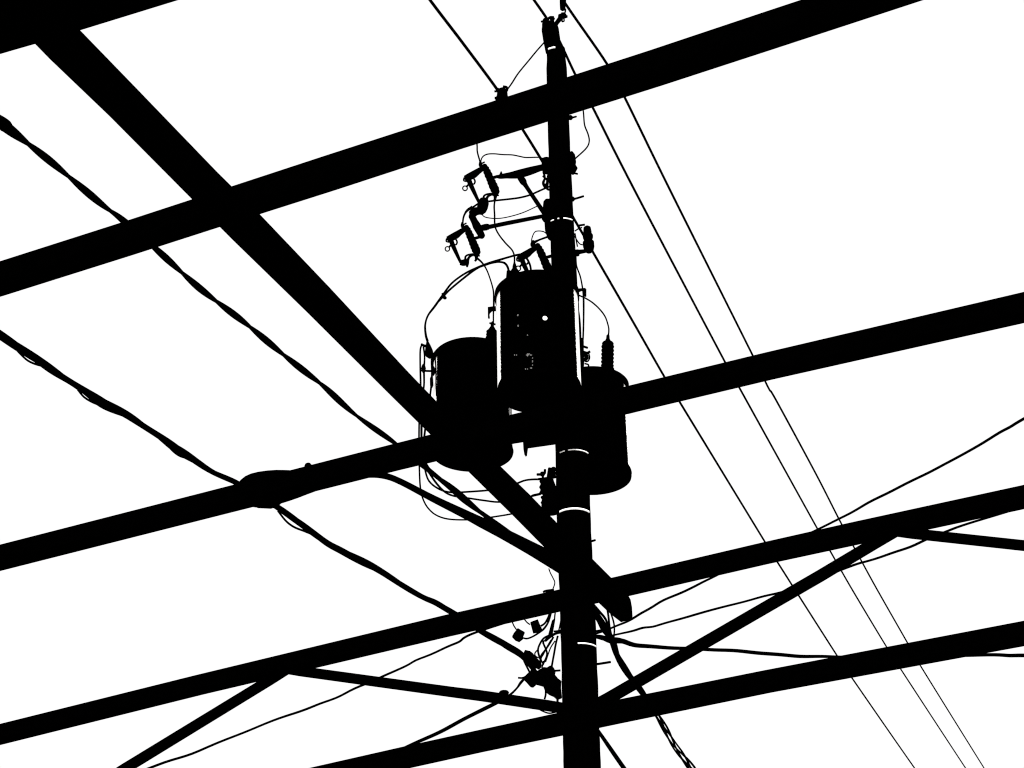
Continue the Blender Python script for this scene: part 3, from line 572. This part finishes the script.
prism([(525, 649.8), (530, 651), (533, 653.2), (535.5, 656.5), (540, 661), (541.5, 666), (539, 668.5), (534, 666), (529.5, 664), (525.6, 662.8), (522.6, 656), (523.2, 653.6)], -.12, .03).build('hood', M_iron, ct, smooth=False)
prism([(528.8, 672), (533, 669.4), (536, 671.5), (543.6, 667), (547, 667.4), (549.4, 665.8), (552, 665.2), (554.2, 668.4), (555.6, 671.2), (554.8, 674.5), (558.3, 678.6), (561.5, 681), (561, 687), (562, 697), (557.5, 699), (553.8, 695.8), (549.6, 694), (545.4, 691), (543.4, 685.6), (541.4, 685), (536.4, 683.6), (533, 686.6), (529.6, 685), (526.6, 681.4), (523, 678)], -.08, .03).build('block', M_iron, ct, smooth=False)
bits('wire_end', ct, [([(518, 677.8), (523, 677.8), (528, 675)], 1.3), ([(552, 671), (560.5, 670.4)], 1.5), ([(524, 661), (527, 667), (529.6, 672)], 1.5),
  ([(534, 663), (532, 668), (531, 671)], .9), ([(537, 665), (535, 669), (534, 671)], .9), ([(541, 664), (538, 668)], 1), ([(543.4, 661), (542, 668)], .9), ([(531, 667), (540, 668)], .9),
  ([(548, 690), (553, 693), (556, 690)], 2.2), ([(533, 683), (531, 687)], 1.6), ([(545.8, 690), (545.6, 695), (544.6, 699)], 1.4), ([(557, 690), (557.6, 702)], 1.8), ([(536, 707), (542, 710.8), (549, 713.2), (556, 712)], 1)], -.1)
tag(plathe((499, 692.5, -.2), (509, 692.8, -.2), [(0, 1), (.15, 4), (.4, 5.5), (.7, 5.5), (.9, 4), (1, 1)]).build('wire_connector', M_iron), 'small lumpy wire connector resting above the brace left of the terminal cluster', 'connector')

# knot of wires right of the pole
kl = ['wire slanting from the pole into the knot at its right', 'second wire slanting into the knot at the right of the pole', 'wire hanging from the rafter end down to the knot', 'wire loop on the right of the rafter-end wire', 'short stub from pole to knot, upper', 'short stub from pole to knot, lower']
kp = [[(592, 603), (599, 611), (606, 620), (609, 632)], [(592, 612), (598, 620), (603, 630), (610, 638)], [(606.8, 606), (608.4, 616), (609.6, 627), (612, 638)], [(610.5, 612), (613.6, 622), (614.4, 630), (613.6, 640)], [(590, 632), (600, 630.7), (608, 628)], [(590, 636.5), (600, 636.5), (610, 639)]]
kw = [2, 3.4, 1.6, 1.2, 2, 3]
for l_, p_, w_ in zip(kl, kp, kw): lead(p_, w_, l_, dy=-.04, name='knot_wire', n=5)
kn = wire_mb([(604, 638.4), (608, 639.6), (613, 640.4), (618, 639.8), (624, 641)], [4, 5.6, 6.4, 4.2, 3.4], dy=-.05)
tag(kn.build('wire_knot', M_iron), 'clamped knot where the drop wires meet at the right of the pole', 'wire knot')

# ------------------------------------------------------------------ light
w = bpy.data.worlds.new('World'); scene.world = w; w.use_nodes = True
nt = w.node_tree; bg = nt.nodes['Background']
sky = nt.nodes.new('ShaderNodeTexSky'); sky.sky_type = 'NISHITA'; sky.sun_disc = False
el, az = math.radians(30), math.radians(180)
sky.sun_elevation = el; sky.sun_rotation = az; sky.dust_density = 6; sky.air_density = 1.0
hs = nt.nodes.new('ShaderNodeHueSaturation'); hs.inputs['Saturation'].default_value = 0.0
mixn = nt.nodes.new('ShaderNodeMix'); mixn.data_type = 'RGBA'; mixn.inputs[0].default_value = 0.94   # thick white overcast veil
mixn.inputs[7].default_value = (10.6, 10.6, 10.6, 1)
nt.links.new(sky.outputs[0], hs.inputs['Color']); nt.links.new(hs.outputs[0], mixn.inputs[6])
nt.links.new(mixn.outputs[2], bg.inputs['Color']); bg.inputs['Strength'].default_value = 0.1
sl = bpy.data.lights.new('sun', 'SUN'); sl.energy = 5; sl.angle = math.radians(.5); sl.color = (1, .97, .92)
so = bpy.data.objects.new('sun', sl); COL.objects.link(so)
sd = Vector((math.sin(az)*math.cos(el), math.cos(az)*math.cos(el), math.sin(el)))
so.rotation_euler = sd.to_track_quat('Z', 'Y').to_euler()
vs = scene.view_settings; vs.view_transform = 'Standard'; vs.look = 'None'; vs.exposure = 0.0; vs.gamma = 1; vs.use_curve_mapping = False
scene.cycles.filter_width = 1.1
